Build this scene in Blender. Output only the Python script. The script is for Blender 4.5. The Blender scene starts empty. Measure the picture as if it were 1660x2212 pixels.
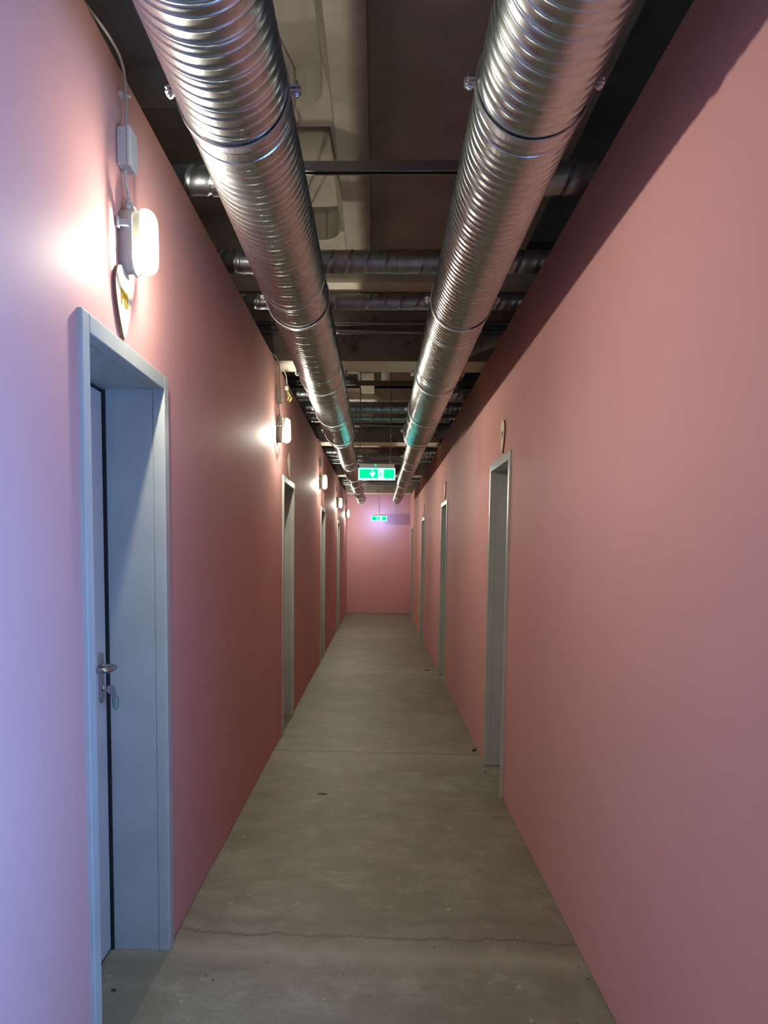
import bpy, bmesh, math, random
from mathutils import Vector, Matrix
random.seed(7)
sc = bpy.context.scene
COL = sc.collection
PI = math.pi

# ------------------------------------------------------------------ camera
F_PX, CX, CY = 1662.0, 773.54, 1336.63
YAW, PITCH, ROLL = math.radians(-1.4415), math.radians(-4.8868), math.radians(0.5961)
def cam_axes():
    cy, sy = math.cos(YAW), math.sin(YAW); cp, sp = math.cos(PITCH), math.sin(PITCH)
    fw = Vector((sy*cp, cy*cp, sp)); rt = Vector((cy, -sy, 0)); up = rt.cross(fw)
    c, s = math.cos(ROLL), math.sin(ROLL)
    return c*rt + s*up, c*up - s*rt, fw
rt, up, fw = cam_axes()
cd = bpy.data.cameras.new('camera'); cam = bpy.data.objects.new('camera', cd); COL.objects.link(cam)
M = Matrix((rt, up, -fw)).transposed().to_4x4(); M.translation = Vector((0, 0, 1.48))
cam.matrix_world = M
cd.sensor_fit = 'AUTO'; cd.sensor_width = 36.0; cd.lens = F_PX/2212*36
cd.shift_x = (830-CX)/2212; cd.shift_y = (CY-1106)/2212
cd.clip_start = 0.02; cd.clip_end = 100
sc.camera = cam

# ------------------------------------------------------------------ light, world, exposure
BULB = 2700.0                      # emission of each lamp bulb
BULB_COL = (1.0, 0.92, 0.78, 1)
ASSUMED_BLUE_W = 135.0  # strength of the assumed blue light
w = bpy.data.worlds.new('world'); sc.world = w; w.use_nodes = True
w.node_tree.nodes['Background'].inputs[0].default_value = (0.55, 0.65, 1, 1)
w.node_tree.nodes['Background'].inputs[1].default_value = 0.04
vs = sc.view_settings
vs.view_transform = 'Standard'; vs.look = 'None'; vs.exposure = 0.2; vs.gamma = 1.0; vs.use_curve_mapping = False
sc.cycles.sample_clamp_indirect = 6.0
sc.cycles.max_bounces = 16; sc.cycles.diffuse_bounces = 8; sc.cycles.glossy_bounces = 6; sc.cycles.transparent_max_bounces = 16
# assumed blue light for the left wall, source unseen, set in the right doorway
ld = bpy.data.lights.new('doorway_daylight', 'AREA'); ld.shape = 'RECTANGLE'; ld.size = 0.64; ld.size_y = 1.55
ld.energy = ASSUMED_BLUE_W; ld.color = (0.15, 0.41, 1.0); ld.spread = math.radians(155)
lo = bpy.data.objects.new('doorway_daylight', ld); COL.objects.link(lo)
lo.location = (1.02, 0.80, 1.22); lo.rotation_euler = (0, math.radians(90), 0)   # faces -x
lo.rotation_euler = Vector((-1, 0, 0)).to_track_quat('-Z', 'Z').to_euler()

# ------------------------------------------------------------------ materials
def mat(name, col, rough=0.5, metal=0.0, spec=0.5):
    m = bpy.data.materials.new(name); m.use_nodes = True
    b = m.node_tree.nodes['Principled BSDF']
    b.inputs['Base Color'].default_value = (*col, 1); b.inputs['Roughness'].default_value = rough
    b.inputs['Metallic'].default_value = metal; b.inputs['Specular IOR Level'].default_value = spec
    return m
def N(m, t, **kw):
    n = m.node_tree.nodes.new(t)
    for k, v in kw.items(): setattr(n, k, v)
    return n
def L(m, a, b): m.node_tree.links.new(a, b)
def noise(m, scale, detail=4, rough=0.55, stretch=None, dist=0.0):
    tc = N(m, 'ShaderNodeTexCoord'); mp = N(m, 'ShaderNodeMapping')
    if stretch: mp.inputs['Scale'].default_value = stretch
    L(m, tc.outputs['Object'], mp.inputs[0])
    n = N(m, 'ShaderNodeTexNoise'); n.inputs['Scale'].default_value = scale
    n.inputs['Detail'].default_value = detail; n.inputs['Roughness'].default_value = rough
    n.inputs['Distortion'].default_value = dist
    L(m, mp.outputs[0], n.inputs['Vector']); return n.outputs['Fac']
def ramp(m, fac, stops):
    r = N(m, 'ShaderNodeValToRGB'); cr = r.color_ramp
    while len(cr.elements) < len(stops): cr.elements.new(0.5)
    for e, (p, c) in zip(cr.elements, stops):
        e.position = p; e.color = (*c, 1) if len(c) == 3 else c
    L(m, fac, r.inputs[0]); return r.outputs[0]
def bump(m, h, strength, dist=0.002):
    b = N(m, 'ShaderNodeBump'); b.inputs['Strength'].default_value = strength; b.inputs['Distance'].default_value = dist
    L(m, h, b.inputs['Height']); L(m, b.outputs[0], m.node_tree.nodes['Principled BSDF'].inputs['Normal'])
def base(m): return m.node_tree.nodes['Principled BSDF'].inputs['Base Color']
def rgh(m): return m.node_tree.nodes['Principled BSDF'].inputs['Roughness']
def mathn(m, op, a, b=None, clamp=False):
    n = N(m, 'ShaderNodeMath', operation=op); n.use_clamp = clamp
    for i, v in enumerate((a, b)):
        if v is None: continue
        if isinstance(v, (int, float)): n.inputs[i].default_value = v
        else: L(m, v, n.inputs[i])
    return n.outputs[0]
def mixc(m, fac, a, b):
    n = N(m, 'ShaderNodeMix', data_type='RGBA')
    if isinstance(fac, float): n.inputs[0].default_value = fac
    else: L(m, fac, n.inputs[0])
    for i, v in ((6, a), (7, b)):
        if isinstance(v, tuple): n.inputs[i].default_value = (*v, 1)
        else: L(m, v, n.inputs[i])
    return n.outputs[2]

WALL = mat('pink_wall_paint', (0.72, 0.36, 0.33), 0.65, spec=0.08)
f = noise(WALL, 1.3, 3); L(WALL, ramp(WALL, f, [(0.3, (0.60, 0.325, 0.295)), (0.7, (0.635, 0.345, 0.315))]), base(WALL))
bump(WALL, noise(WALL, 260, 2), 0.08, 0.001)
FRAME = mat('grey_door_paint', (0.50, 0.53, 0.51), 0.38, spec=0.4)
f = noise(FRAME, 5, 5); L(FRAME, ramp(FRAME, f, [(0.35, (0.40, 0.435, 0.395)), (0.65, (0.45, 0.49, 0.45))]), base(FRAME))
LEAF = mat('grey_door_leaf', (0.50, 0.51, 0.50), 0.45)
SEAL_GAP = mat('black_rubber', (0.02, 0.02, 0.022), 0.6)
STEEL = mat('brushed_steel', (0.42, 0.41, 0.40), 0.3, 1.0)
ZINC = mat('galvanised_sheet', (0.70, 0.70, 0.69), 0.26, 1.0)
f = noise(ZINC, 38, 3); L(ZINC, ramp(ZINC, f, [(0.3, (0.44, 0.49, 0.475)), (0.7, (0.55, 0.61, 0.59))]), base(ZINC))
L(ZINC, mathn(ZINC, 'ADD', mathn(ZINC, 'MULTIPLY', noise(ZINC, 9, 3), 0.18), 0.20), rgh(ZINC))
ZINC2 = mat('dull_galvanised_sheet', (0.46, 0.47, 0.47), 0.40, 1.0)
f = noise(ZINC2, 25, 3); L(ZINC2, ramp(ZINC2, f, [(0.3, (0.32, 0.36, 0.38)), (0.7, (0.46, 0.51, 0.53))]), base(ZINC2))
CLAMP = mat('zinc_clamp', (0.55, 0.56, 0.60), 0.35, 1.0)
CONC = mat('ceiling_concrete', (0.36, 0.32, 0.26), 0.85, spec=0.2)
f = noise(CONC, 2.5, 6, 0.62); L(CONC, ramp(CONC, f, [(0.3, (0.34, 0.31, 0.24)), (0.55, (0.45, 0.42, 0.34)), (0.75, (0.52, 0.49, 0.41))]), base(CONC))
bump(CONC, noise(CONC, 30, 6), 0.4, 0.004)
BEAM = mat('beam_concrete', (0.50, 0.46, 0.37), 0.85, spec=0.2)  # paler tone paints lamplight onto the beam undersides and ledges
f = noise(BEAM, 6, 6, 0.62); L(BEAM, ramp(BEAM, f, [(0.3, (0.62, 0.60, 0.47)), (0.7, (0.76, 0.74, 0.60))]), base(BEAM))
BFACE = mat('dark_beam_concrete', (0.2, 0.17, 0.14), 0.9, spec=0.2)  # same beams, darkened in colour for their shaded faces
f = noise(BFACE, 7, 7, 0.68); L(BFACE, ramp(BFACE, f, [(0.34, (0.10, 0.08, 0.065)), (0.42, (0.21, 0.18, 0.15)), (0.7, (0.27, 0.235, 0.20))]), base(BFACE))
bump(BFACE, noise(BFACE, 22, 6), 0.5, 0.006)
RAIL = mat('grey_steel_rail', (0.30, 0.30, 0.30), 0.4, 0.9)
PLAST = mat('grey_plastic', (0.50, 0.51, 0.48), 0.45)
PLASTW = mat('pale_plastic', (0.62, 0.62, 0.57), 0.4)
CABLE = mat('grey_cable_sheath', (0.42, 0.41, 0.38), 0.5)
GREENWIRE = mat('yellow_green_wire', (0.45, 0.55, 0.12), 0.5)
CREAM = mat('cream_plaque', (0.80, 0.72, 0.52), 0.5)
EDGE = mat('brown_plaque_edge', (0.16, 0.08, 0.05), 0.6)
GOLD = mat('gold_lettering', (0.72, 0.42, 0.02), 0.4)
DARKLET = mat('dark_lettering', (0.16, 0.13, 0.08), 0.5)
DARK = mat('dark_debris', (0.03, 0.025, 0.02), 0.8)
PALE = mat('pale_debris', (0.5, 0.47, 0.4), 0.8)
KEYM = mat('nickel_key', (0.40, 0.38, 0.37), 0.42, 0.7)
TAG = mat('green_key_ring', (0.0, 0.22, 0.18), 0.35)
HOUSING = mat('sign_housing', (0.42, 0.43, 0.40), 0.5)

# concrete floor: patches, trowel streaks, two saw joints, one wandering crack, specks
FLOOR = mat('floor_concrete', (0.3, 0.27, 0.22), 0.62, spec=0.35)
m = FLOOR
tc = N(m, 'ShaderNodeTexCoord'); sx = N(m, 'ShaderNodeSeparateXYZ'); L(m, tc.outputs['Object'], sx.inputs[0])
X, Y = sx.outputs[0], sx.outputs[1]
big = noise(m, 1.7, 8, 0.64, dist=0.8)
c = ramp(m, big, [(0.30, (0.215, 0.190, 0.135)), (0.46, (0.270, 0.250, 0.190)), (0.58, (0.315, 0.305, 0.240)), (0.72, (0.39, 0.39, 0.315))])
streak = noise(m, 3.6, 9, 0.72, stretch=(0.8, 1.7, 1), dist=0.5)
c = mixc(m, mathn(m, 'MULTIPLY', ramp(m, streak, [(0.52, (0, 0, 0)), (0.64, (1, 1, 1))]), 0.40), c, (0.47, 0.46, 0.37))
fine = noise(m, 60, 6, 0.7)
c = mixc(m, mathn(m, 'MULTIPLY', ramp(m, fine, [(0.35, (1, 1, 1)), (0.5, (0, 0, 0))]), 0.42), c, (0.16, 0.14, 0.105))
green = noise(m, 0.9, 4, 0.5, stretch=(1.3, 1, 1))
c = mixc(m, mathn(m, 'MULTIPLY', ramp(m, green, [(0.5, (0, 0, 0)), (0.7, (1, 1, 1))]), 0.35), c, (0.25, 0.265, 0.215))
spk = noise(m, 21, 2, 0.4)
c = mixc(m, ramp(m, spk, [(0.72, (0, 0, 0)), (0.75, (1, 1, 1))]), c, (0.48, 0.45, 0.36))
spk2 = noise(m, 34, 2, 0.4, stretch=(1.1, 0.9, 1))
c = mixc(m, ramp(m, spk2, [(0.745, (0, 0, 0)), (0.77, (1, 1, 1))]), c, (0.07, 0.055, 0.04))
wob = noise(m, 3.2, 9, 0.72, stretch=(1, 0.0, 1))
mid = noise(m, 5.5, 7, 0.66, dist=0.6)
c = mixc(m, mathn(m, 'MULTIPLY', ramp(m, mid, [(0.40, (1, 1, 1)), (0.54, (0, 0, 0))]), 0.38), c, (0.19, 0.175, 0.135))
c = mixc(m, mathn(m, 'MULTIPLY', ramp(m, mid, [(0.58, (0, 0, 0)), (0.70, (1, 1, 1))]), 0.40), c, (0.46, 0.45, 0.37))
def line(c, y0, slope, amp, width, col, strength=1.0):
    yy = mathn(m, 'SUBTRACT', Y, y0)
    yy = mathn(m, 'SUBTRACT', yy, mathn(m, 'MULTIPLY', X, slope))
    yy = mathn(m, 'SUBTRACT', yy, mathn(m, 'MULTIPLY', mathn(m, 'SUBTRACT', wob, 0.5), amp))
    d = mathn(m, 'ABSOLUTE', yy)
    k = mathn(m, 'MULTIPLY', mathn(m, 'SUBTRACT', 1.0, mathn(m, 'DIVIDE', d, width), True), strength)
    return mixc(m, k, c, col)
for y0 in (5.63, 9.73, 13.9): c = line(c, y0-.10, 0, 0.15, 0.42, (0.46, 0.44, 0.35), 0.30)
c = line(c, 2.72, -0.02, 0.22, 0.10, (0.44, 0.42, 0.34), 0.6)
c = line(c, 2.86, -0.02, 0.22, 0.015, (0.12, 0.105, 0.075), 0.75)
c = line(c, 2.99, 0.03, 0.35, 0.05, (0.20, 0.17, 0.13), 0.5)
for y0 in (5.63, 9.73, 13.9): c = line(c, y0, -0.02, 0.012, 0.012, (0.035, 0.03, 0.022), 1.0)
gm = N(m, 'ShaderNodeMix', data_type='RGBA', blend_type='MULTIPLY'); gm.inputs[0].default_value = 1.0; L(m, c, gm.inputs[6]); gm.inputs[7].default_value = (0.80, 0.84, 0.76, 1)
L(m, gm.outputs[2], base(m)); bump(m, noise(m, 45, 6, 0.6), 0.25, 0.003)
L(m, mathn(m, 'ADD', mathn(m, 'MULTIPLY', big, 0.3), 0.42), rgh(m))

def emis(name, col, s):
    m = bpy.data.materials.new(name); m.use_nodes = True; nt = m.node_tree; nt.nodes.clear()
    o = nt.nodes.new('ShaderNodeOutputMaterial'); e = nt.nodes.new('ShaderNodeEmission')
    e.inputs[0].default_value = (*col, 1); e.inputs[1].default_value = s
    nt.links.new(e.outputs[0], o.inputs[0]); return m
BULBM = emis('lit_bulb', BULB_COL[:3], BULB)
GREEN = emis('sign_green', (0.0, 0.80, 0.27), 1.2)
WHITE = emis('sign_white', (0.07, 1.0, 0.98), 10.0)
LED = emis('green_led', (0.0, 1.0, 0.30), 2.5)
BACKLIT = emis('sign_back_panel', (0.24, 0.36, 1.0), 75.0)
# lamp glass: frosted, lets most of the bulb's light through and glows itself
GLASS = bpy.data.materials.new('frosted_lamp_glass'); GLASS.use_nodes = True; nt = GLASS.node_tree; nt.nodes.clear()
o = nt.nodes.new('ShaderNodeOutputMaterial'); a = nt.nodes.new('ShaderNodeMixShader'); t = nt.nodes.new('ShaderNodeBsdfTransparent')
e = nt.nodes.new('ShaderNodeBsdfTranslucent'); e.inputs[0].default_value = (0.95, 0.95, 0.9, 1); a.inputs[0].default_value = 0.07
nt.links.new(t.outputs[0], a.inputs[1]); nt.links.new(e.outputs[0], a.inputs[2]); nt.links.new(a.outputs[0], o.inputs[0])
SHIELD = bpy.data.materials.new('milky_reflector'); SHIELD.use_nodes = True; nt = SHIELD.node_tree; nt.nodes.clear()  # for the added ring that dims bulb light on the wall
o = nt.nodes.new('ShaderNodeOutputMaterial'); e = nt.nodes.new('ShaderNodeBsdfTranslucent'); e.inputs[0].default_value = (0.5, 0.5, 0.46, 1)
nt.links.new(e.outputs[0], o.inputs[0])
RIMG = bpy.data.materials.new('clear_glass_rim'); RIMG.use_nodes = True; nt = RIMG.node_tree; nt.nodes.clear()
o = nt.nodes.new('ShaderNodeOutputMaterial'); a = nt.nodes.new('ShaderNodeMixShader'); t = nt.nodes.new('ShaderNodeBsdfTransparent')
e = nt.nodes.new('ShaderNodeBsdfDiffuse'); e.inputs[0].default_value = (0.75, 0.85, 0.75, 1); a.inputs[0].default_value = 0.4
nt.links.new(t.outputs[0], a.inputs[1]); nt.links.new(e.outputs[0], a.inputs[2]); nt.links.new(a.outputs[0], o.inputs[0])

# ------------------------------------------------------------------ helpers
def tag(o, label=None, cat=None, group=None, kind=None):
    if label: o['label'] = label
    if cat: o['category'] = cat
    if group: o['group'] = group
    if kind: o['kind'] = kind
    return o
def thing(name, label, cat, loc=(0, 0, 0), group=None, kind=None):
    o = bpy.data.objects.new(name, None); COL.objects.link(o); o.location = loc; o.empty_display_size = 0.05
    return tag(o, label, cat, group, kind)
def obj(name, bm, material, parent=None, smooth=False, bevel=0, auto=None):
    me = bpy.data.meshes.new(name); bm.normal_update(); bm.to_mesh(me); bm.free()
    mats = material if isinstance(material, (list, tuple)) else [material]
    for mm in mats: me.materials.append(mm)
    if smooth:
        for p in me.polygons: p.use_smooth = True
    o = bpy.data.objects.new(name, me); COL.objects.link(o)
    if parent: o.parent = parent
    if bevel:
        b = o.modifiers.new('bevel', 'BEVEL'); b.width = bevel; b.segments = 2; b.limit_method = 'ANGLE'
    return o
def box(bm, x0, x1, y0, y1, z0, z1, mi=0):
    v = [bm.verts.new((x, y, z)) for z in (z0, z1) for y in (y0, y1) for x in (x0, x1)]
    for f in ((0, 2, 3, 1), (4, 5, 7, 6), (0, 1, 5, 4), (2, 6, 7, 3), (0, 4, 6, 2), (1, 3, 7, 5)):
        fc = bm.faces.new([v[i] for i in f]); fc.material_index = mi
    return v
def B(*a):
    bm = bmesh.new(); box(bm, *a); return bm
def tube(bm, pts, r, n=10, cap=True, mi=0):
    pts = [Vector(p) for p in pts]; rings = []
    rs = r if isinstance(r, (list, tuple)) else [r]*len(pts)
    up0 = None
    for i, p in enumerate(pts):
        t = (pts[min(i+1, len(pts)-1)] - pts[max(i-1, 0)]).normalized()
        if up0 is None:
            up0 = Vector((0, 0, 1)) if abs(t.z) < 0.9 else Vector((1, 0, 0))
        a = (up0 - t*up0.dot(t)).normalized(); up0 = a; b = t.cross(a)
        rings.append([bm.verts.new(p + rs[i]*(math.cos(2*PI*k/n)*a + math.sin(2*PI*k/n)*b)) for k in range(n)])
    for A, C in zip(rings, rings[1:]):
        for k in range(n):
            f = bm.faces.new((A[k], A[(k+1) % n], C[(k+1) % n], C[k])); f.smooth = True; f.material_index = mi
    if cap:
        bm.faces.new(list(reversed(rings[0]))).material_index = mi; bm.faces.new(rings[-1]).material_index = mi
def T(pts, r, n=10):
    bm = bmesh.new(); tube(bm, pts, r, n); return bm
def smooth_path(pts, k=6):
    P = [Vector(p) for p in pts]; out = []
    for i in range(len(P)-1):
        p0, p1, p2, p3 = P[max(i-1, 0)], P[i], P[i+1], P[min(i+2, len(P)-1)]
        for j in range(k):
            t = j/k
            out.append(0.5*((2*p1) + (p2-p0)*t + (2*p0-5*p1+4*p2-p3)*t*t + (3*p1-p0-3*p2+p3)*t**3))
    out.append(P[-1]); return out
def prism(bm, poly, a0, a1, axis='x', mi=0):
    """extrude a 2-D polygon. axis x: poly is (y,z); axis y: poly is (x,z); axis z: poly is (x,y)"""
    def P(u, v, a): return {'x': (a, u, v), 'y': (u, a, v), 'z': (u, v, a)}[axis]
    A = [bm.verts.new(P(u, v, a0)) for u, v in poly]; C = [bm.verts.new(P(u, v, a1)) for u, v in poly]
    n = len(poly); fs = [bm.faces.new(A), bm.faces.new(list(reversed(C)))]
    for i in range(n): fs.append(bm.faces.new((A[i], C[i], C[(i+1) % n], A[(i+1) % n])))
    for f in fs: f.material_index = mi
    bmesh.ops.recalc_face_normals(bm, faces=fs); return fs
def copy_tree(o, parent=None):
    c = o.copy(); COL.objects.link(c)
    if parent: c.parent = parent
    for ch in list(o.children): copy_tree(ch, c)
    return c

WL, WR, WT, WTH = -0.765, 0.775, 2.87, 0.25
Y0, Y1 = -2.6, 19.0
DW, DH = 0.80, 2.09      # outer size of a door frame
left_doors = [1.975, 6.14, 10.22, 14.40]
right_doors = [0.44, 4.58, 8.68, 12.85, 17.05]

# ------------------------------------------------------------------ the shell
bm = bmesh.new(); box(bm, -3.4, 3.4, Y0-.3, Y1+.3, -0.15, 0.0)
tag(obj('floor', bm, FLOOR), kind='structure')
def side_wall(name, xin, sgn, doors):
    bm = bmesh.new(); xa, xb = sorted((xin, xin + sgn*WTH)); y = Y0
    for d in doors:
        box(bm, xa, xb, y, d+.02, 0.004, WT); box(bm, xa, xb, d+.02, d+DW-.02, DH-.02, WT); y = d+DW-.02
    box(bm, xa, xb, y, Y1, 0.004, WT)
    bmesh.ops.remove_doubles(bm, verts=bm.verts, dist=1e-5)
    tag(obj(name, bm, WALL), kind='structure')
side_wall('wall_left', WL, -1, left_doors)
side_wall('wall_right', WR, 1, right_doors)
tag(obj('wall_end', B(WL-WTH, WR+WTH, Y1, Y1+.2, 0.004, 3.40), WALL), kind='structure')
tag(obj('wall_back', B(-3.2, 3.2, Y0-.2, Y0, 0.0, WT), WALL), kind='structure')

# beams across, resting over the wall tops
BEAMS = [1.65-4.15+4.15*0, 5.80, 9.95, 14.10, 18.25]
BEAMS = [-0.9+0.0, 5.80, 9.95, 14.10, 18.25]
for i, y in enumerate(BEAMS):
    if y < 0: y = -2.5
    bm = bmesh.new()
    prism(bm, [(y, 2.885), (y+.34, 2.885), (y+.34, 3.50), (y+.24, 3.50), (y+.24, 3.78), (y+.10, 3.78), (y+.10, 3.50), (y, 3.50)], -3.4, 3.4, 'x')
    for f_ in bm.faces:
        if min(v.co.z for v in f_.verts) > 3.4 or max(v.co.z for v in f_.verts) > 2.9: f_.material_index = 1  # shaded tone everywhere but the lit underside
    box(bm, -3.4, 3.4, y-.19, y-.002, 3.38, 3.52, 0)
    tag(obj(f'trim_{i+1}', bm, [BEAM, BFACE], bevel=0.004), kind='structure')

# ribbed concrete slab between beams, with shallow rounded coffers left of the middle rib
RB = 3.45
prof = [(-3.4, 3.70), (-1.62, 3.70), (-1.56, RB), (-1.40, RB), (-1.34, 3.68), (-0.285, 3.68), (-0.225, RB), (-0.069, RB),
        (-0.062, 3.57), (0.0, 3.60), (0.80, 3.60), (0.90, RB), (0.93, RB), (0.94, 4.40), (3.4, 4.40)]
bm = bmesh.new()
ya, yb = Y0-.2, Y1+.2
lo_ = [bm.verts.new((x, ya, z)) for x, z in prof]; hi_ = [bm.verts.new((x, yb, z)) for x, z in prof]
for i in range(len(prof)-1): bm.faces.new((lo_[i], hi_[i], hi_[i+1], lo_[i+1]))
tA = [bm.verts.new((x, y, 4.55)) for x, y in ((-3.4, ya), (3.4, ya), (3.4, yb), (-3.4, yb))]
bm.faces.new(tA)
bm.faces.new((lo_[0], tA[0], tA[3], hi_[0])); bm.faces.new((lo_[-1], hi_[-1], tA[2], tA[1]))
bm.faces.new([tA[0]] + lo_ + [tA[1]]); bm.faces.new([tA[3]] + hi_ + [tA[2]])
# coffer cross webs with rounded inner corners
def web(y, w=0.16, x0=-1.34, x1=-0.27, r=0.13):
    pts = []
    for k in range(7):
        a = PI/2*k/6; pts.append((x1 - r + r*math.sin(a) if False else x1 - r*(1-math.sin(a)), y - r*(1-math.cos(a)) if False else y - r*math.cos(a) + 0))
    left = [(x1, y - r)] + [(x1 - r*(1-math.cos(PI/2*k/6)), y - r + r*math.sin(PI/2*k/6)) for k in range(1, 7)]
    poly = [(x1+.05, y-r)] + left + [(x0+r, y), (x0, y-r*.3), (x0-.05, y-r*.3), (x0-.05, y+w), (x1+.05, y+w)]
    prism(bm, poly, RB+.06, 3.70, 'z')
for y in (2.35, 2.35+1.35, 5.2, 7.2, 8.6, 11.4, 12.8, 15.6, 17.0): web(y)
bmesh.ops.recalc_face_normals(bm, faces=bm.faces)
tag(obj('ceiling', bm, CONC), kind='structure')

# ------------------------------------------------------------------ doors
def make_door(n, side, y, leaf=True, handle=False):
    sg = -1 if side == 'L' else 1                      # direction into the wall
    xw = WL if side == 'L' else WR
    root = bpy.data.objects.new(f'door_{n}', None); COL.objects.link(root); root.location = (xw, y+DW/2, 0); root['kind'] = 'structure'
    h = DW/2; fw_, pr = 0.05, 0.013
    def bx(bm, a0, a1, y0, y1, z0, z1):               # a = depth into the wall
        xa, xb = sorted((sg*a0, sg*a1)); box(bm, xa, xb, y0, y1, z0, z1)
    bm = bmesh.new()
    # face bands
    bx(bm, -pr, 0.03, -h, -h+fw_, 0, DH); bx(bm, -pr, 0.03, h-fw_, h, 0, DH); bx(bm, -pr, 0.03, -h+fw_, h-fw_, DH-fw_, DH)
    obj('door_frame', bm, FRAME, root, bevel=0.003)
    bm = bmesh.new()                                   # deep lining of the reveal, set back a hair behind the face
    g = 0.004
    bx(bm, 0.03, 0.235, -h+.022, -h+fw_-g, 0, DH-fw_+g); bx(bm, 0.03, 0.235, h-fw_+g, h-.022, 0, DH-fw_+g)
    bx(bm, 0.03, 0.235, -h+.022, h-.022, DH-fw_+g, DH-.022)
    obj('reveal_lining', bm, FRAME, root, bevel=0.0015)
    if leaf:
        lf = obj('door_leaf', (lambda b: (bx(b, 0.205, 0.245, -h+fw_+.016, h-fw_-.016, 0.014, DH-fw_-.012), b)[1])(bmesh.new()), LEAF, root, bevel=0.002)
        bm = bmesh.new()
        bx(bm, 0.212, 0.235, h-fw_-.0155, h-fw_-.0005+g, 0.0, DH-fw_); bx(bm, 0.212, 0.235, -h+fw_+.0005-g, -h+fw_+.0155, 0.0, DH-fw_)
        bx(bm, 0.212, 0.235, -h+fw_, h-fw_, DH-fw_-.0115, DH-fw_+g)
        bx(bm, 0.1975, 0.2119, h-fw_-.0018, h-fw_+g+.001, 0.0, DH-fw_); bx(bm, 0.1975, 0.2119, -h+fw_-g-.001, -h+fw_+.0018, 0.0, DH-fw_)  # black strips beside the seal stand in for the gap's shade
        obj('door_seal', bm, SEAL_GAP, root)
        # hardware: long plate, looped lever, lock cylinder
        hy = h-fw_-.075 if side == 'L' else -h+fw_+.075
        pl = bmesh.new()
        poly = []
        for k in range(9): a = PI*k/8; poly.append((hy+.019*math.cos(a), 1.104+.019*math.sin(a)))
        for k in range(9): a = PI+PI*k/8; poly.append((hy+.019*math.cos(a), 0.963+.019*math.sin(a)))
        xa = sg*0.196; prism(pl, poly, xa, sg*0.206, 'x')
        plate = obj('handle_plate', pl, STEEL, root, bevel=0.002)
        s = -1 if side == 'L' else 1
        pts = smooth_path([(sg*.20, hy, 1.074), (sg*.165, hy, 1.074), (sg*.148, hy+s*.012, 1.074), (sg*.143, hy+s*.05, 1.074), (sg*.145, hy+s*.078, 1.074), (sg*.158, hy+s*.094, 1.074), (sg*.180, hy+s*.096, 1.074)], 5)
        obj('lever_handle', T(pts, 0.0095, 12), STEEL, root, smooth=True)
        obj('lock_cylinder', T([(sg*.198, hy, 0.997), (sg*.188, hy, 0.997)], 0.010, 14), STEEL, root, smooth=False)
    return root
n = 1
for y in left_doors: make_door(n, 'L', y); n += 1
for y in right_doors: make_door(n, 'R', y, leaf=(y > 1)); n += 1  # first right doorway assumed open, leaf left out for the blue light

# keys hanging in the nearest left door's lock
hy = left_doors[0]+DW-0.05-0.075
kt = thing('key_bunch', 'keys with a teal ring hanging in the nearest left door lock', 'keys', (WL-.188, hy, .997))
kb = bmesh.new()
pts = [(.020+.0155*math.cos(2*PI*k/20), -.004+.0165*math.sin(2*PI*k/20)) for k in range(20)]
prism(kb, pts, -.0015, .0015, 'y'); obj('key', kb, KEYM, kt, bevel=.0005)
kb = bmesh.new(); prism(kb, [(.0, -.003), (.010, -.004), (.010, .004), (.0, .003)], -.0012, .0012, 'y'); obj('key_blade', kb, KEYM, kt)
kb = bmesh.new(); prism(kb, [(.016, -.014), (.036, -.010), (.041, -.024), (.038, -.040), (.020, -.036)], .002, .0045, 'y')
prism(kb, [(.026, -.037), (.037, -.039), (.035, -.070), (.029, -.070)], .002, .0045, 'y'); obj('key', kb, KEYM, kt, bevel=.0005)
kb = bmesh.new(); ring = [(.034+.010*math.cos(2*PI*k/24), .0045, -.050+.027*math.sin(2*PI*k/24)) for k in range(25)]
tube(kb, ring, .0018, 8, cap=False); obj('key_ring', kb, TAG, kt, smooth=True)

# ------------------------------------------------------------------ plaques above the doors
def pick(wd=0.145, ht=0.205):
    # rounded-triangle, point down: closed curve through few points
    ctrl = [(-.30, .44), (0, .50), (.30, .44), (.47, .28), (.47, .08), (.33, -.18), (.12, -.42), (0, -.50), (-.12, -.42), (-.33, -.18), (-.47, .08), (-.47, .28)]
    out = []; n = len(ctrl)
    for i in range(n):
        p0, p1, p2, p3 = [Vector((*ctrl[(i+j-1) % n], 0)) for j in range(4)]
        for k in range(5):
            t = k/5; q = 0.5*((2*p1) + (p2-p0)*t + (2*p0-5*p1+4*p2-p3)*t*t + (3*p1-p0-3*p2+p3)*t**3)
            out.append((q.x*wd, q.y*ht))
    return out
def text_mesh(s, size, off, ext):
    cu = bpy.data.curves.new('lettering', 'FONT'); cu.body = s; cu.size = size; cu.align_x = 'CENTER'; cu.align_y = 'CENTER'
    cu.offset = off; cu.extrude = ext
    to = bpy.data.objects.new('lettering', cu); COL.objects.link(to)
    dg = bpy.context.evaluated_depsgraph_get(); me = bpy.data.meshes.new_from_object(to.evaluated_get(dg))
    bpy.data.objects.remove(to); bpy.data.curves.remove(cu); return me
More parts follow.
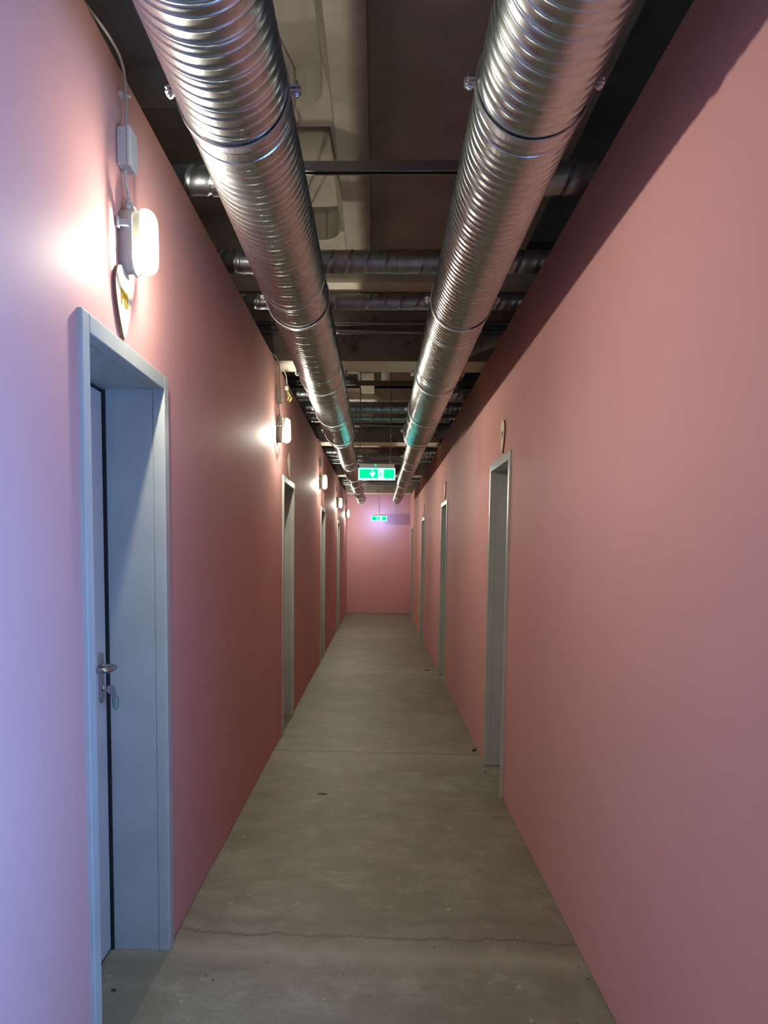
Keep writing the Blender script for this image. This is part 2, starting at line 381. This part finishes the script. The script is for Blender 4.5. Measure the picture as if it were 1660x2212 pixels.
def plaque(side, y, z, label, text=None, tmat=None):
    sg = 1 if side == 'L' else -1; xw = WL if side == 'L' else WR
    t = thing('door_number_plaque', label, 'sign', (xw, y, z), 'pick shaped plaques over the doors')
    bm = bmesh.new(); prism(bm, [(sg*u*-1, v) for u, v in pick()], sg*0.0005, sg*.010, 'x'); obj('plaque_body', bm, EDGE, t)
    bm = bmesh.new(); prism(bm, [(sg*u*-1, v) for u, v in pick(.143, .203)], sg*0.010, sg*.0115, 'x'); obj('plaque_face', bm, CREAM, t)
    if text:
        me = text_mesh(text, 0.064, 0.0012, 0.0006); me.materials.append(tmat)
        lo2 = bpy.data.objects.new('lettering', me); COL.objects.link(lo2); lo2.parent = t
        lo2.location = (sg*.0122, 0, .008)
        lo2.rotation_euler = (PI/2, 0, PI/2) if side == 'L' else (PI/2, 0, -PI/2)
        lo2['label'] = 'gold characters P8' if tmat is GOLD else 'small dark characters'
    return t
plaque('L', 2.31, 2.205, 'cream pick-shaped plaque with gold P8 over the nearest left door', 'P8', GOLD)
plaque('L', 6.54, 2.205, 'cream plaque seen edge-on above the second door of the left wall')
plaque('L', 10.62, 2.205, 'cream plaque seen edge-on above the third door of the left wall')
plaque('R', 4.89, 2.21, 'cream plaque with small dark lettering over the nearest right door in view', 'P9', DARKLET)
plaque('R', 9.02, 2.21, 'thin cream plaque over the second right door, nearly edge-on')
plaque('R', 13.2, 2.21, 'cream plaque seen edge-on over the third right door in view')

# ------------------------------------------------------------------ spiral ducts
RIDGE, SEAM = 0.0393, 0.118
def spiral_mesh(y0, y1, r, nth=64, spr=7, hand=1, h=0.0030, ridge=RIDGE, seamn=3, seamh=0.0028):
    bm = bmesh.new(); turn = ridge*seamn
    # profile samples inside one ridge period
    def hgt(idx, u):
        hh = h*math.exp(-((u-.5)/.10)**2)
        if idx % seamn == 0: hh = seamh*(1/(1+math.exp(-(u-.38)/.02)))*(1/(1+math.exp((u-.62)/.02))) - 0.0050*math.exp(-((u-.70)/.05)**2)
        return hh
    us = [0.0, .30, .37, .42, .46, .5, .54, .58, .63, .70, .76]
    if spr < 7: us = [0.0, .38, .5, .62, .72]
    k0 = int(math.floor((y0)/ridge)) - seamn - 1; k1 = int(math.ceil(y1/ridge)) + seamn + 1
    rows = []
    prev = None
    for k in range(k0, k1):
        for u in us:
            s = (k+u)*ridge
            ys = [s + hand*turn*(j/nth) for j in range(nth+1)]
            if max(ys) < y0 - ridge or min(ys) > y1 + ridge: continue
            hh = hgt(k, u); row = []
            for j in range(nth+1):
                a = 2*PI*j/nth; y = ys[j]
                rr = r + hh
                if y < y0 or y > y1: y = min(max(y, y0), y1); rr = r
                row.append(bm.verts.new((rr*math.cos(a), y, rr*math.sin(a))))
            if prev:
                for j in range(nth): 
                    q = (prev[j], prev[j+1], row[j+1], row[j])
                    if (q[0].co-q[3].co).length > 1e-5 or (q[1].co-q[2].co).length > 1e-5:
                        try: bm.faces.new(q)
                        except ValueError: pass
            prev = row
    bmesh.ops.remove_doubles(bm, verts=bm.verts, dist=2e-5)
    bmesh.ops.recalc_face_normals(bm, faces=bm.faces)
    return bm
def lathe_y(prof, n=64):
    bm = bmesh.new(); rings = [[bm.verts.new((r*math.cos(2*PI*j/n), y, r*math.sin(2*PI*j/n))) for j in range(n)] for r, y in prof]
    for A, C in zip(rings, rings[1:]):
        for j in range(n): bm.faces.new((A[j], A[(j+1) % n], C[(j+1) % n], C[j]))
    bmesh.ops.recalc_face_normals(bm, faces=bm.faces); return bm
DR = 0.138
def big_duct(label, x, z, hand, joints, ystep, yend, x2):
    t = thing('spiral_duct', label, 'duct', (x, 0, z), 'two long round ducts under the ceiling')
    ys = [-1.6] + joints + [ystep]
    for a, b in zip(ys, ys[1:]):
        if b-a > .3:
            obj('duct_section', spiral_mesh(a, b, DR, hand=hand), ZINC, t, smooth=True)
    for j in joints:
        obj('coupling', lathe_y([(DR+.0002, j-.055), (DR+.0012, j-.055), (DR+.0012, j-.006), (DR+.004, j-.004), (DR+.004, j+.004), (DR+.0012, j+.006), (DR+.0012, j+.055), (DR+.0002, j+.055)]), ZINC, t, smooth=False)
    r2 = DR*.74; dx = x2-x
    red = lathe_y([(DR+.002, 0), (DR+.002, .05), (r2+.002, .17), (r2+.002, .23)])
    for v in red.verts:
        k = min(max((v.co.y-.05)/.12, 0), 1); v.co.x += dx*k
    o = obj('reducer', red, ZINC, t, smooth=True); o.location = (0, ystep, 0)
    y = ystep+.2; js = [y, y+2.3, y+4.9, yend-1.5, yend]
    for i, (a, b) in enumerate(zip(js, js[1:])):
        rr = r2 if i < 2 else r2*.88
        o = obj('duct_section', spiral_mesh(a, b, rr, nth=32, spr=5, hand=hand, ridge=.05), ZINC, t, smooth=True); o.location = (dx, 0, 0)
        o = obj('coupling', lathe_y([(rr+.0002, b-.05), (rr+.004, b-.05), (rr+.004, b+.01), (rr*.7, b+.012)] if b == yend else [(rr+.0002, b-.05), (rr+.004, b-.05), (rr+.004, b+.05), (rr-.02, b+.052)], 32), ZINC, t); o.location = (dx, 0, 0)
    o = obj('end_cap', lathe_y([(0.001, yend+.014), (r2*.88, yend+.014), (r2*.88+.004, yend-.03)], 32), ZINC, t); o.location = (dx, 0, 0)
    return t
DLX, DLZ, DRX, DRZ = -0.380, 2.640, 0.372, 2.645
big_duct('left of the two long silver spiral ducts hung under the ceiling', DLX, DLZ, 1, [2.12, 3.35, 4.75, 6.55], 7.60, 17.0, -0.385)
big_duct('right of the two long silver spiral ducts hung under the ceiling', DRX, DRZ, 1, [2.10, 3.95, 4.9, 6.7], 7.65, 17.0, 0.40)

# pipe clamps with threaded rods
def make_clamp(r):
    t = thing('pipe_clamp', 'x', 'clamp', (0, 0, 0), 'steel clamps hanging the long ducts')
    obj('clamp_band', lathe_y([(r+.0045, -.012), (r+.008, -.012), (r+.008, .012), (r+.0045, .012), (r+.0045, -.012)], 64), CLAMP, t)
    for s in (-1, 1):
        xa, xb = sorted((s*(r+.006), s*(r+.034)))
        for z0 in (.0032, -.0072): obj('clamp_ear', B(xa, xb, -.012, .012, z0, z0+.004), CLAMP, t, bevel=.001)
    for s in (-1, 1):
        bm = bmesh.new(); tube(bm, [(s*(r+.022), 0, -.018), (s*(r+.022), 0, .022)], .0042, 8)
        tube(bm, [(s*(r+.022), 0, -.014), (s*(r+.022), 0, -.0072)], .0085, 6); tube(bm, [(s*(r+.022), 0, .0072), (s*(r+.022), 0, .013)], .0085, 6)
        obj('bolt', bm, CLAMP, t)
    return t
def rods_up(t, z, ztop=RB):
    bm = bmesh.new(); ox = t['ox']; tube(bm, [(ox, 0, math.sqrt((t['r']+.006)**2-ox*ox)), (ox, 0, 3.63-z)], .004, 8); obj('threaded_rod', bm, CLAMP, t)
first = {}
names = ['nearest', 'second', 'third', 'fourth', 'fifth', 'sixth', 'seventh']
for side, x, z, ys in (('left', DLX, DLZ, [2.04, 3.62, 5.10, 6.35, 7.44]), ('right', DRX, DRZ, [2.02, 3.66, 5.12, 6.35, 7.47])):
    for i, y in enumerate(ys):
        k = 'big'+side
        if k not in first: c_ = make_clamp(DR); c_['r'] = DR; c_['ox'] = -.08 if side == 'left' else .085; rods_up(c_, DLZ); del c_['r']; del c_['ox']; first[k] = c_
        else: c_ = copy_tree(first[k])
        c_.location = (x, y, z); c_['label'] = f'{names[i]} steel pipe clamp from the camera around the {side} spiral duct'
    for i, y in enumerate([9.4, 11.6, 14.2, 16.4]):
        rr = DR*.74 if i < 2 else DR*.74*.88
        k = f'{side}{rr:.3f}'
        if k not in first: c_ = make_clamp(rr); c_['r'] = rr; c_['ox'] = -.06 if side == 'left' else .06; rods_up(c_, DLZ); del c_['r']; del c_['ox']; first[k] = c_
        else: c_ = copy_tree(first[k])
        c_.location = ((-.385 if side == 'left' else .40), y, z)
        c_['label'] = f'small far pipe clamp on the thin end of the {side} duct, {["first","second","third","fourth"][i]} past the reducer'

# ------------------------------------------------------------------ small ducts crossing above
def small_duct(label, y, z, r, x0, x1, couplings=(), lines=True):
    t = thing('cross_duct', label, 'duct', (0, y, z), 'small ducts crossing above the long ones')
    bm = spiral_mesh(x0, x1, r, nth=28, spr=5, hand=1, ridge=.05, seamn=2, h=.0006, seamh=.0022)
    for v in bm.verts: v.co = Vector((v.co.y, -v.co.x, v.co.z))
    bmesh.ops.recalc_face_normals(bm, faces=bm.faces)
    obj('duct_section', bm, ZINC2, t, smooth=True)
    for cx, wd in couplings:
        bm = lathe_y([(r, cx-wd), (r+.005, cx-wd), (r+.005, cx-wd+.008), (r+.003, cx-wd+.01), (r+.003, cx+wd-.01), (r+.005, cx+wd-.008), (r+.005, cx+wd), (r, cx+wd)], 28)
        for v in bm.verts: v.co = Vector((v.co.y, -v.co.x, v.co.z))
        bmesh.ops.recalc_face_normals(bm, faces=bm.faces)
        obj('coupling', bm, ZINC2, t)
    for hx in (-.465, .465):
        bm = bmesh.new(); tube(bm, [(hx, 0, r+.004), (hx, 0, 3.63-z)], .004, 6); obj('hanger_rod', bm, RAIL, t)
    for o in t.children:
        o.location.z = 0
    return t
ordn = ['nearest', 'second', 'third', 'fourth']
for k in range(4):
    dy = 4.15*k
    # stubs that leave the big ducts and pass over the wall tops
    for s, xd, zd in ((-1, DLX, DLZ), (1, DRX, DRZ)):
        if k == 3: continue
        y, z, r = 3.20+dy, 2.960, 0.055
        sd = 'left' if s < 0 else 'right'
        t = thing('branch_duct', f'{ordn[k]} short silver branch duct passing over the top of the {sd} wall', 'duct', (0, y, 0), 'branch ducts leaving the long ducts')
        xs = xd if k < 1 else (xd if 3.2+dy < 7.5 else (-.385 if s < 0 else .40))
        r0 = DR if y < 7.5 else DR*.74
        pts = [(xs, 0, zd+r0+.006)] + [(xs + s*.09*(1-math.cos(a)), 0, z-.09+.09*math.sin(a)) for a in [PI/2*j/8 for j in range(9)]]
        obj('elbow', T(pts, r+.002, 24), ZINC2, t, smooth=True)
        x0, x1 = sorted((xs+s*.09, s*2.4))
        bm = spiral_mesh(x0, x1, r, nth=28, spr=5, hand=1, ridge=.05, seamn=2, h=.0006, seamh=.0022)
        for v in bm.verts: v.co = Vector((v.co.y, -v.co.x, v.co.z+z))
        bmesh.ops.recalc_face_normals(bm, faces=bm.faces); obj('duct_section', bm, ZINC2, t, smooth=True)
        bm = lathe_y([(r, s*.63-.05), (r+.005, s*.63-.05), (r+.004, s*.63+.05), (r, s*.63+.05)], 28)
        for v in bm.verts: v.co = Vector((v.co.y, -v.co.x, v.co.z+z))
        bmesh.ops.recalc_face_normals(bm, faces=bm.faces); obj('coupling', bm, ZINC2, t)
    small_duct(f'{ordn[k]} thicker silver duct crossing above both long ducts', 4.27+dy, 3.035, .058, -2.4, 2.4, [(.115, .045), (-.72, .03), (.24, .02)])
    small_duct(f'{ordn[k]} thinner silver duct crossing just behind the thicker one', 4.93+dy, 3.035, .046, -2.4, 2.4, [(-.20, .07), (.36, .02), (-.9, .03)])
    # slim pipes close to the beam face
    for q, (yy, zz, rr, nm) in enumerate(((5.783, 3.09, .016, 'lower'), (5.786, 3.15, .013, 'upper'))):
        o = obj('crossing_pipe', T([(-3.2, yy+dy, zz), (3.2, yy+dy, zz)], rr, 12), RAIL)
        tag(o, f'{nm} of the two slim pipes running along the {ordn[k]} concrete beam', 'pipe', 'slim pipes in front of the beams')
    # strut rail across
    if k < 4:
        bm = bmesh.new(); yr = 3.42+dy; zr = 3.09
        prism(bm, [(yr-.02, zr), (yr-.012, zr), (yr-.012, zr+.004), (yr-.017, zr+.004), (yr-.017, zr+.036), (yr+.017, zr+.036), (yr+.017, zr+.004), (yr+.012, zr+.004), (yr+.012, zr), (yr+.02, zr), (yr+.02, zr+.04), (yr-.02, zr+.04)], -3.2, 3.2, 'x')
        r_ = obj('mounting_rail', bm, RAIL)
        tag(r_, f'{ordn[k]} dark steel mounting rail crossing under the concrete slab', 'rail', 'steel rails under the slab')
        for hx in (-.465, .465):
            bm = bmesh.new(); tube(bm, [(hx, yr, zr+.036), (hx, yr, 3.63)], .004, 6); obj('hanger_rod', bm, RAIL, r_)

# ------------------------------------------------------------------ wall lamps
def rrect(w, h, r, n=6, rb=None):
    """rounded rectangle (u,v) centred; rb = corner radius at the bottom"""
    rb = rb or r; out = []
    for cx, cy, rr, a0 in ((w/2, h/2, r, 0), (-w/2, h/2, r, 90), (-w/2, -h/2, rb, 180), (w/2, -h/2, rb, 270)):
        sx_, sy_ = (1 if cx > 0 else -1), (1 if cy > 0 else -1)
        for k in range(n+1):
            a = math.radians(a0 + 90*k/n); out.append((cx - sx_*rr + rr*math.cos(a), cy - sy_*rr + rr*math.sin(a)))
    return out
def dome(bm, x0, x1, w, h, r, edge, zc=0.0, steps=6):
    """rounded box projecting along +x from x0 to x1, closed at the far end"""
    rings = []
    prof = [(x0, 0)] + [(x1-edge + edge*math.sin(PI/2*k/steps), edge*(1-math.cos(PI/2*k/steps))) for k in range(steps+1)]
    for x, ins in prof:
        p = rrect(w-2*ins, h-2*ins, max(r-ins, .004), 6)
        rings.append([bm.verts.new((x, u, v+zc)) for u, v in p])
    n = len(rings[0])
    for A, C in zip(rings, rings[1:]):
        for k in range(n):
            f = bm.faces.new((A[k], A[(k+1) % n], C[(k+1) % n], C[k])); f.smooth = True
    f = bm.faces.new(rings[-1]); f.smooth = True
    return rings
def make_lamp():
    t = thing('wall_lamp', 'x', 'lamp', (0, 0, 0), 'lit bulkhead lamps along the left wall')
    bm = bmesh.new(); r_ = dome(bm, .001, .040, .084, .178, .040, .008); bm.faces.new(list(reversed(r_[0])))
    obj('lamp_base', bm, PLAST, t)
    bm = bmesh.new(); dome(bm, .042, .102, .090, .184, .043, .030)
    obj('lamp_glass', bm, GLASS, t)
    bm = bmesh.new()
    p = rrect(.096, .194, .046, 6); ra = [bm.verts.new((.036, u, v)) for u, v in p]; rb_ = [bm.verts.new((.044, u, v)) for u, v in p]
    for k in range(len(p)): bm.faces.new((ra[k], ra[(k+1) % len(p)], rb_[(k+1) % len(p)], rb_[k]))
    obj('glass_rim', bm, PLASTW, t, smooth=True)
    bm = bmesh.new()                                   # added unseen ring inside the glass, holds bulb light off the wall
    pa = rrect(.080, .172, .038, 6); pb = rrect(.076, .168, .036, 6); rr_ = []
    for x, p in ((.043, pa), (.067, pa), (.067, pb), (.043, pb)): rr_.append([bm.verts.new((x, u, v)) for u, v in p])
    for A, C in zip(rr_, rr_[1:] + rr_[:1]):
        for k in range(len(pa)): bm.faces.new((A[k], A[(k+1) % len(pa)], C[(k+1) % len(pa)], C[k]))
    obj('reflector', bm, SHIELD, t)
    bm = bmesh.new(); box(bm, .002, .044, -.058, -.046, .026, .044); box(bm, .002, .010, -.066, -.044, .020, .050)
    obj('clip_bracket', bm, PLAST, t, bevel=.0015)
    obj('clip_bracket', B(.002, .044, .046, .058, .026, .044), PLAST, t, bevel=.0015)
    bm = bmesh.new(); tube(bm, [(.020, 0, .084), (.020, 0, .110)], .013, 10); tube(bm, [(.020, 0, .110), (.020, 0, .120)], .009, 10)
    obj('cable_gland', bm, PLAST, t)
    bm = bmesh.new(); tube(bm, [(.078, 0, -.024), (.078, 0, -.008), (.078, 0, .070)], [.009, .013, .014], 12)
    obj('bulb_holder', bm, PLASTW, t, smooth=False)
    bm = bmesh.new(); bmesh.ops.create_uvsphere(bm, u_segments=16, v_segments=10, radius=.019, matrix=Matrix.Translation((.078, 0, 0)))
    for v in bm.verts:
        v.co.z = v.co.z*1.15 - .036
    obj('bulb', bm, BULBM, t)
    return t
def cable(label, pts, r=.0045):
    return tag(obj('lamp_cable', T(smooth_path(pts), r, 8), CABLE, smooth=True), label, 'cable', 'cables feeding the wall lamps')
def make_box():
    t = thing('junction_box', 'x', 'box', (0, 0, 0), 'small junction boxes above the lamps')
    obj('box_body', B(.001, .030, -.033, .033, -.052, .052), PLAST, t, bevel=.003)
    obj('box_lid', B(.0302, .041, -.035, .035, -.054, .054), PLASTW, t, bevel=.003)
    bm = bmesh.new()
    for z in (-.012, .016): box(bm, .006, .014, -.037, -.033, z, z+.004)
    obj('lid_clip', bm, PLASTW, t)
    return t
lamps = [-1.80, 2.335, 5.82, 9.98, 14.10, 17.75]  # first one added unseen behind the camera to light the near walls
LZ = 2.385
wh = ['out-of-view', 'nearest', 'second', 'third', 'fourth', 'farthest']
lamp0 = None; box0 = None
for i, y in enumerate(lamps):
    if lamp0 is None: lamp0 = l_ = make_lamp()
    else: l_ = copy_tree(lamp0)
    l_.location = (WL, y, LZ)
    l_['label'] = ['bulkhead lamp on the left wall behind the camera', 'glowing frosted bulkhead lamp above the P8 plaque by the nearest left door', 'second glowing bulkhead lamp from the camera on the left wall',
                   'third glowing bulkhead lamp from the camera on the left wall', 'fourth glowing bulkhead lamp from the camera on the left wall',
                   'farthest glowing bulkhead lamp, beside the end wall'][i]
    zt = LZ+.120
    if box0 is None: box0 = b_ = make_box()
    else: b_ = copy_tree(box0)
    b_.location = (WL, y-.01, 2.638+.0); b_['label'] = f'small pale junction box above the {wh[i]} wall lamp'
    cable(f'short grey cable from junction box down to the {wh[i]} wall lamp', [(WL+.020, y, zt), (WL+.020, y-.005, zt+.02), (WL+.014, y-.012, 2.56), (WL+.016, y-.012, 2.585)])
    cable(f'grey cable rising from the {wh[i]} junction box over the wall top', [(WL+.018, y-.01, 2.691), (WL+.020, y-.01, 2.78), (WL+.018, y-.03, 2.86), (WL+.004, y-.10, 2.895), (WL-.02, y-.30, 2.89), (WL-.05, y-.7, 2.882)])
    t = thing('cable_clip', f'small cable clip on the wall above the {wh[i]} junction box', 'clip', (WL, y-.012, 2.79), 'cable clips above the lamps')
    obj('clip_body', B(.0005, .012, -.012, .012, -.006, .006), PLASTW, t, bevel=.001)
    bm = bmesh.new(); tube(bm, [(.010, 0, 0), (.034, .004, -.002)], .004, 8); obj('clip_screw', bm, PLASTW, t)
# open connector with loose wires at the second lamp
t = thing('loose_connector', 'open connector with short yellow-green wires above the second lamp', 'connector', (WL+.05, 6.02, 2.70))
obj('connector_block', B(-.015, .012, -.012, .012, .02, .05), PLASTW, t, bevel=.002)
for k, (dx, dy) in enumerate(((.02, 0), (.03, .02), (.012, -.02), (.036, .0))):
    bm = bmesh.new(); tube(bm, smooth_path([(0, 0, .02), (dx*.4, dy, 0), (dx, dy, -.02-.008*k), (dx*.5, dy*1.4, -.05-.006*k)], 4), .0022, 6); obj('loose_wire', bm, GREENWIRE, t, smooth=True)
cable('grey cable hanging from the beam to the open connector', [(WL+.05, 6.02, 2.75), (WL+.046, 6.0, 2.82), (WL+.02, 5.97, 2.872)], .004)

# ------------------------------------------------------------------ exit signs
def exit_sign(label, x, y, z, w=.366, back=False, rodx=(-.17, .135)):
    t = thing('exit_sign', label, 'sign', (x, y, z), 'green hanging exit signs')
    h = .115; w2 = w/2
    obj('sign_housing', B(-w2+.008, w2-.006, -.028, .028, h/2, h/2+.042), HOUSING, t, bevel=.003)
    obj('sign_panel', B(-w2, w2, -.010, .010, -h/2, h/2), WHITE, t, bevel=.002)
    e = .008
    for nm, yy, s in (('front', -.0112, -1), ('back', .0112, 1)):
        bm = bmesh.new()
        def P(poly):
            fs = prism(bm, [(p[0]*(1 if s < 0 else -1), p[1]) for p in poly], yy, yy + s*.0008*1, 'y')
        # green fields left and right of the white door
        lx0, lx1 = -w2+.010, .012; zt, zb = h/2-.010, -h/2+.016
        arrow = [(-.046, zt), (-.040, zt), (-.040, .012), (-.018, .012), (-.043, -.030), (-.068, .012), (-.046, .012)]
        # green left field with the arrow left open: build around it
        P([(lx0, zt), (lx0, zb), (-.043, zb), (-.043, -.034), (-.072, .006), (-.070, .016), (-.050, .020), (-.048, zt)])
        P([(lx1, zt), (lx1, zb), (-.043, zb), (-.043, -.034), (-.014, .006), (-.016, .016), (-.036, .020), (-.038, zt)])
        P([(.072, zt), (.068, zb+.020), (.078, zb), (w2-.014, zb), (w2-.010, zb+.004), (w2-.010, zt-.004), (w2-.014, zt)])
        # running figure in the white doorway
        P([(.036, .020), (.042, .022), (.044, .016), (.038, .013)])
        P([(.030, .010), (.040, .012), (.046, .004), (.042, .001), (.040, -.004), (.046, -.012), (.042, -.024), (.038, -.022), (.040, -.012), (.034, -.008), (.028, -.018), (.026, -.015), (.034, .002), (.028, .004)])
        obj('pictogram', bm, GREEN, t)
    bm = bmesh.new(); bmesh.ops.create_uvsphere(bm, u_segments=12, v_segments=8, radius=.009, matrix=Matrix.Translation((-.015, -.027, h/2+.030))); obj('indicator_lamp', bm, LED, t)
    for rx in rodx:
        bm = bmesh.new(); top = 3.615 - z
        tube(bm, [(rx, 0, h/2+.041), (rx, 0, top)], .0028, 6)
        k = h/2+.06
        while k < top-.03:
            tube(bm, [(rx, 0, k), (rx, 0, k+.022)], .0055, 6); k += .05
        obj('hanging_chain', bm, RAIL, t)
    return t
exit_sign('larger green exit sign with white down arrow hanging between the two ducts', -.022, 7.8, 2.268)
s2 = exit_sign('small distant green exit sign glowing in front of the end wall', .017, 18.52, 2.305, rodx=(-.012, .012))
for s_ in (s2,):
    o = obj('backlight', B(-.13, .13, .0125, .016, -.045, .045), BACKLIT, s_)  # assumed glowing back, put in to cast a halo on the end wall

# ------------------------------------------------------------------ bits on the floor
def chip(x, y, s, mt, label, cat='debris', sz=.5, rot=0.0, sx_=1.0):
    bm = bmesh.new(); n = 9
    ring = [(s*sx_*(1+.4*random.uniform(-1, 1))*math.cos(2*PI*k/n), s*.6*(1+.4*random.uniform(-1, 1))*math.sin(2*PI*k/n)) for k in range(n)]
    c, s_ = math.cos(rot), math.sin(rot)
    a = [bm.verts.new((u*c-v*s_, u*s_+v*c, 0)) for u, v in ring]; b = [bm.verts.new((.7*(u*c-v*s_), .7*(u*s_+v*c), s*sz)) for u, v in ring]
    for k in range(n): bm.faces.new((a[k], a[(k+1) % n], b[(k+1) % n], b[k]))
    bm.faces.new(b); bm.faces.new(list(reversed(a)))
    o = obj('debris_chip', bm, mt); o.location = (x, y, 0.0); tag(o, label, cat, 'crumbs lying on the concrete floor')
chip(-.875, 2.458, .011, DARK, 'black crumb on the floor in the nearest left doorway')
chip(-.585, 2.565, .0035, DARK, 'tiny black crumb on the floor, nearer the left door frame')
chip(-.554, 2.537, .005, DARK, 'small black crumb on the floor right of a tinier one', rot=.6)
chip(.742, 2.679, .004, DARK, 'tiny dark crumb near the foot of the right wall', rot=1)
chip(.756, 2.60, .005, DARK, 'dark crumb against the foot of the right wall, foreground')
chip(.750, 5.74, .022, DARK, 'dark rubble piece at the right wall foot by the floor joint', rot=1.2, sx_=1.9)
chip(.752, 5.15, .010, DARK, 'smaller dark rubble bit at the right wall foot before the first door', rot=.8)
chip(.640, 9.70, .02, DARK, 'dark crumbs at the right end of the far floor joint', sx_=1.8)
o = obj('wood_splinter', B(-.026, .026, -.003, .003, 0, .004), DARK); o.location = (-.323, 4.62, 0); o.rotation_euler = (0, 0, -.05)
tag(o, 'thin dark splinter lying across the middle of the concrete floor', 'debris')
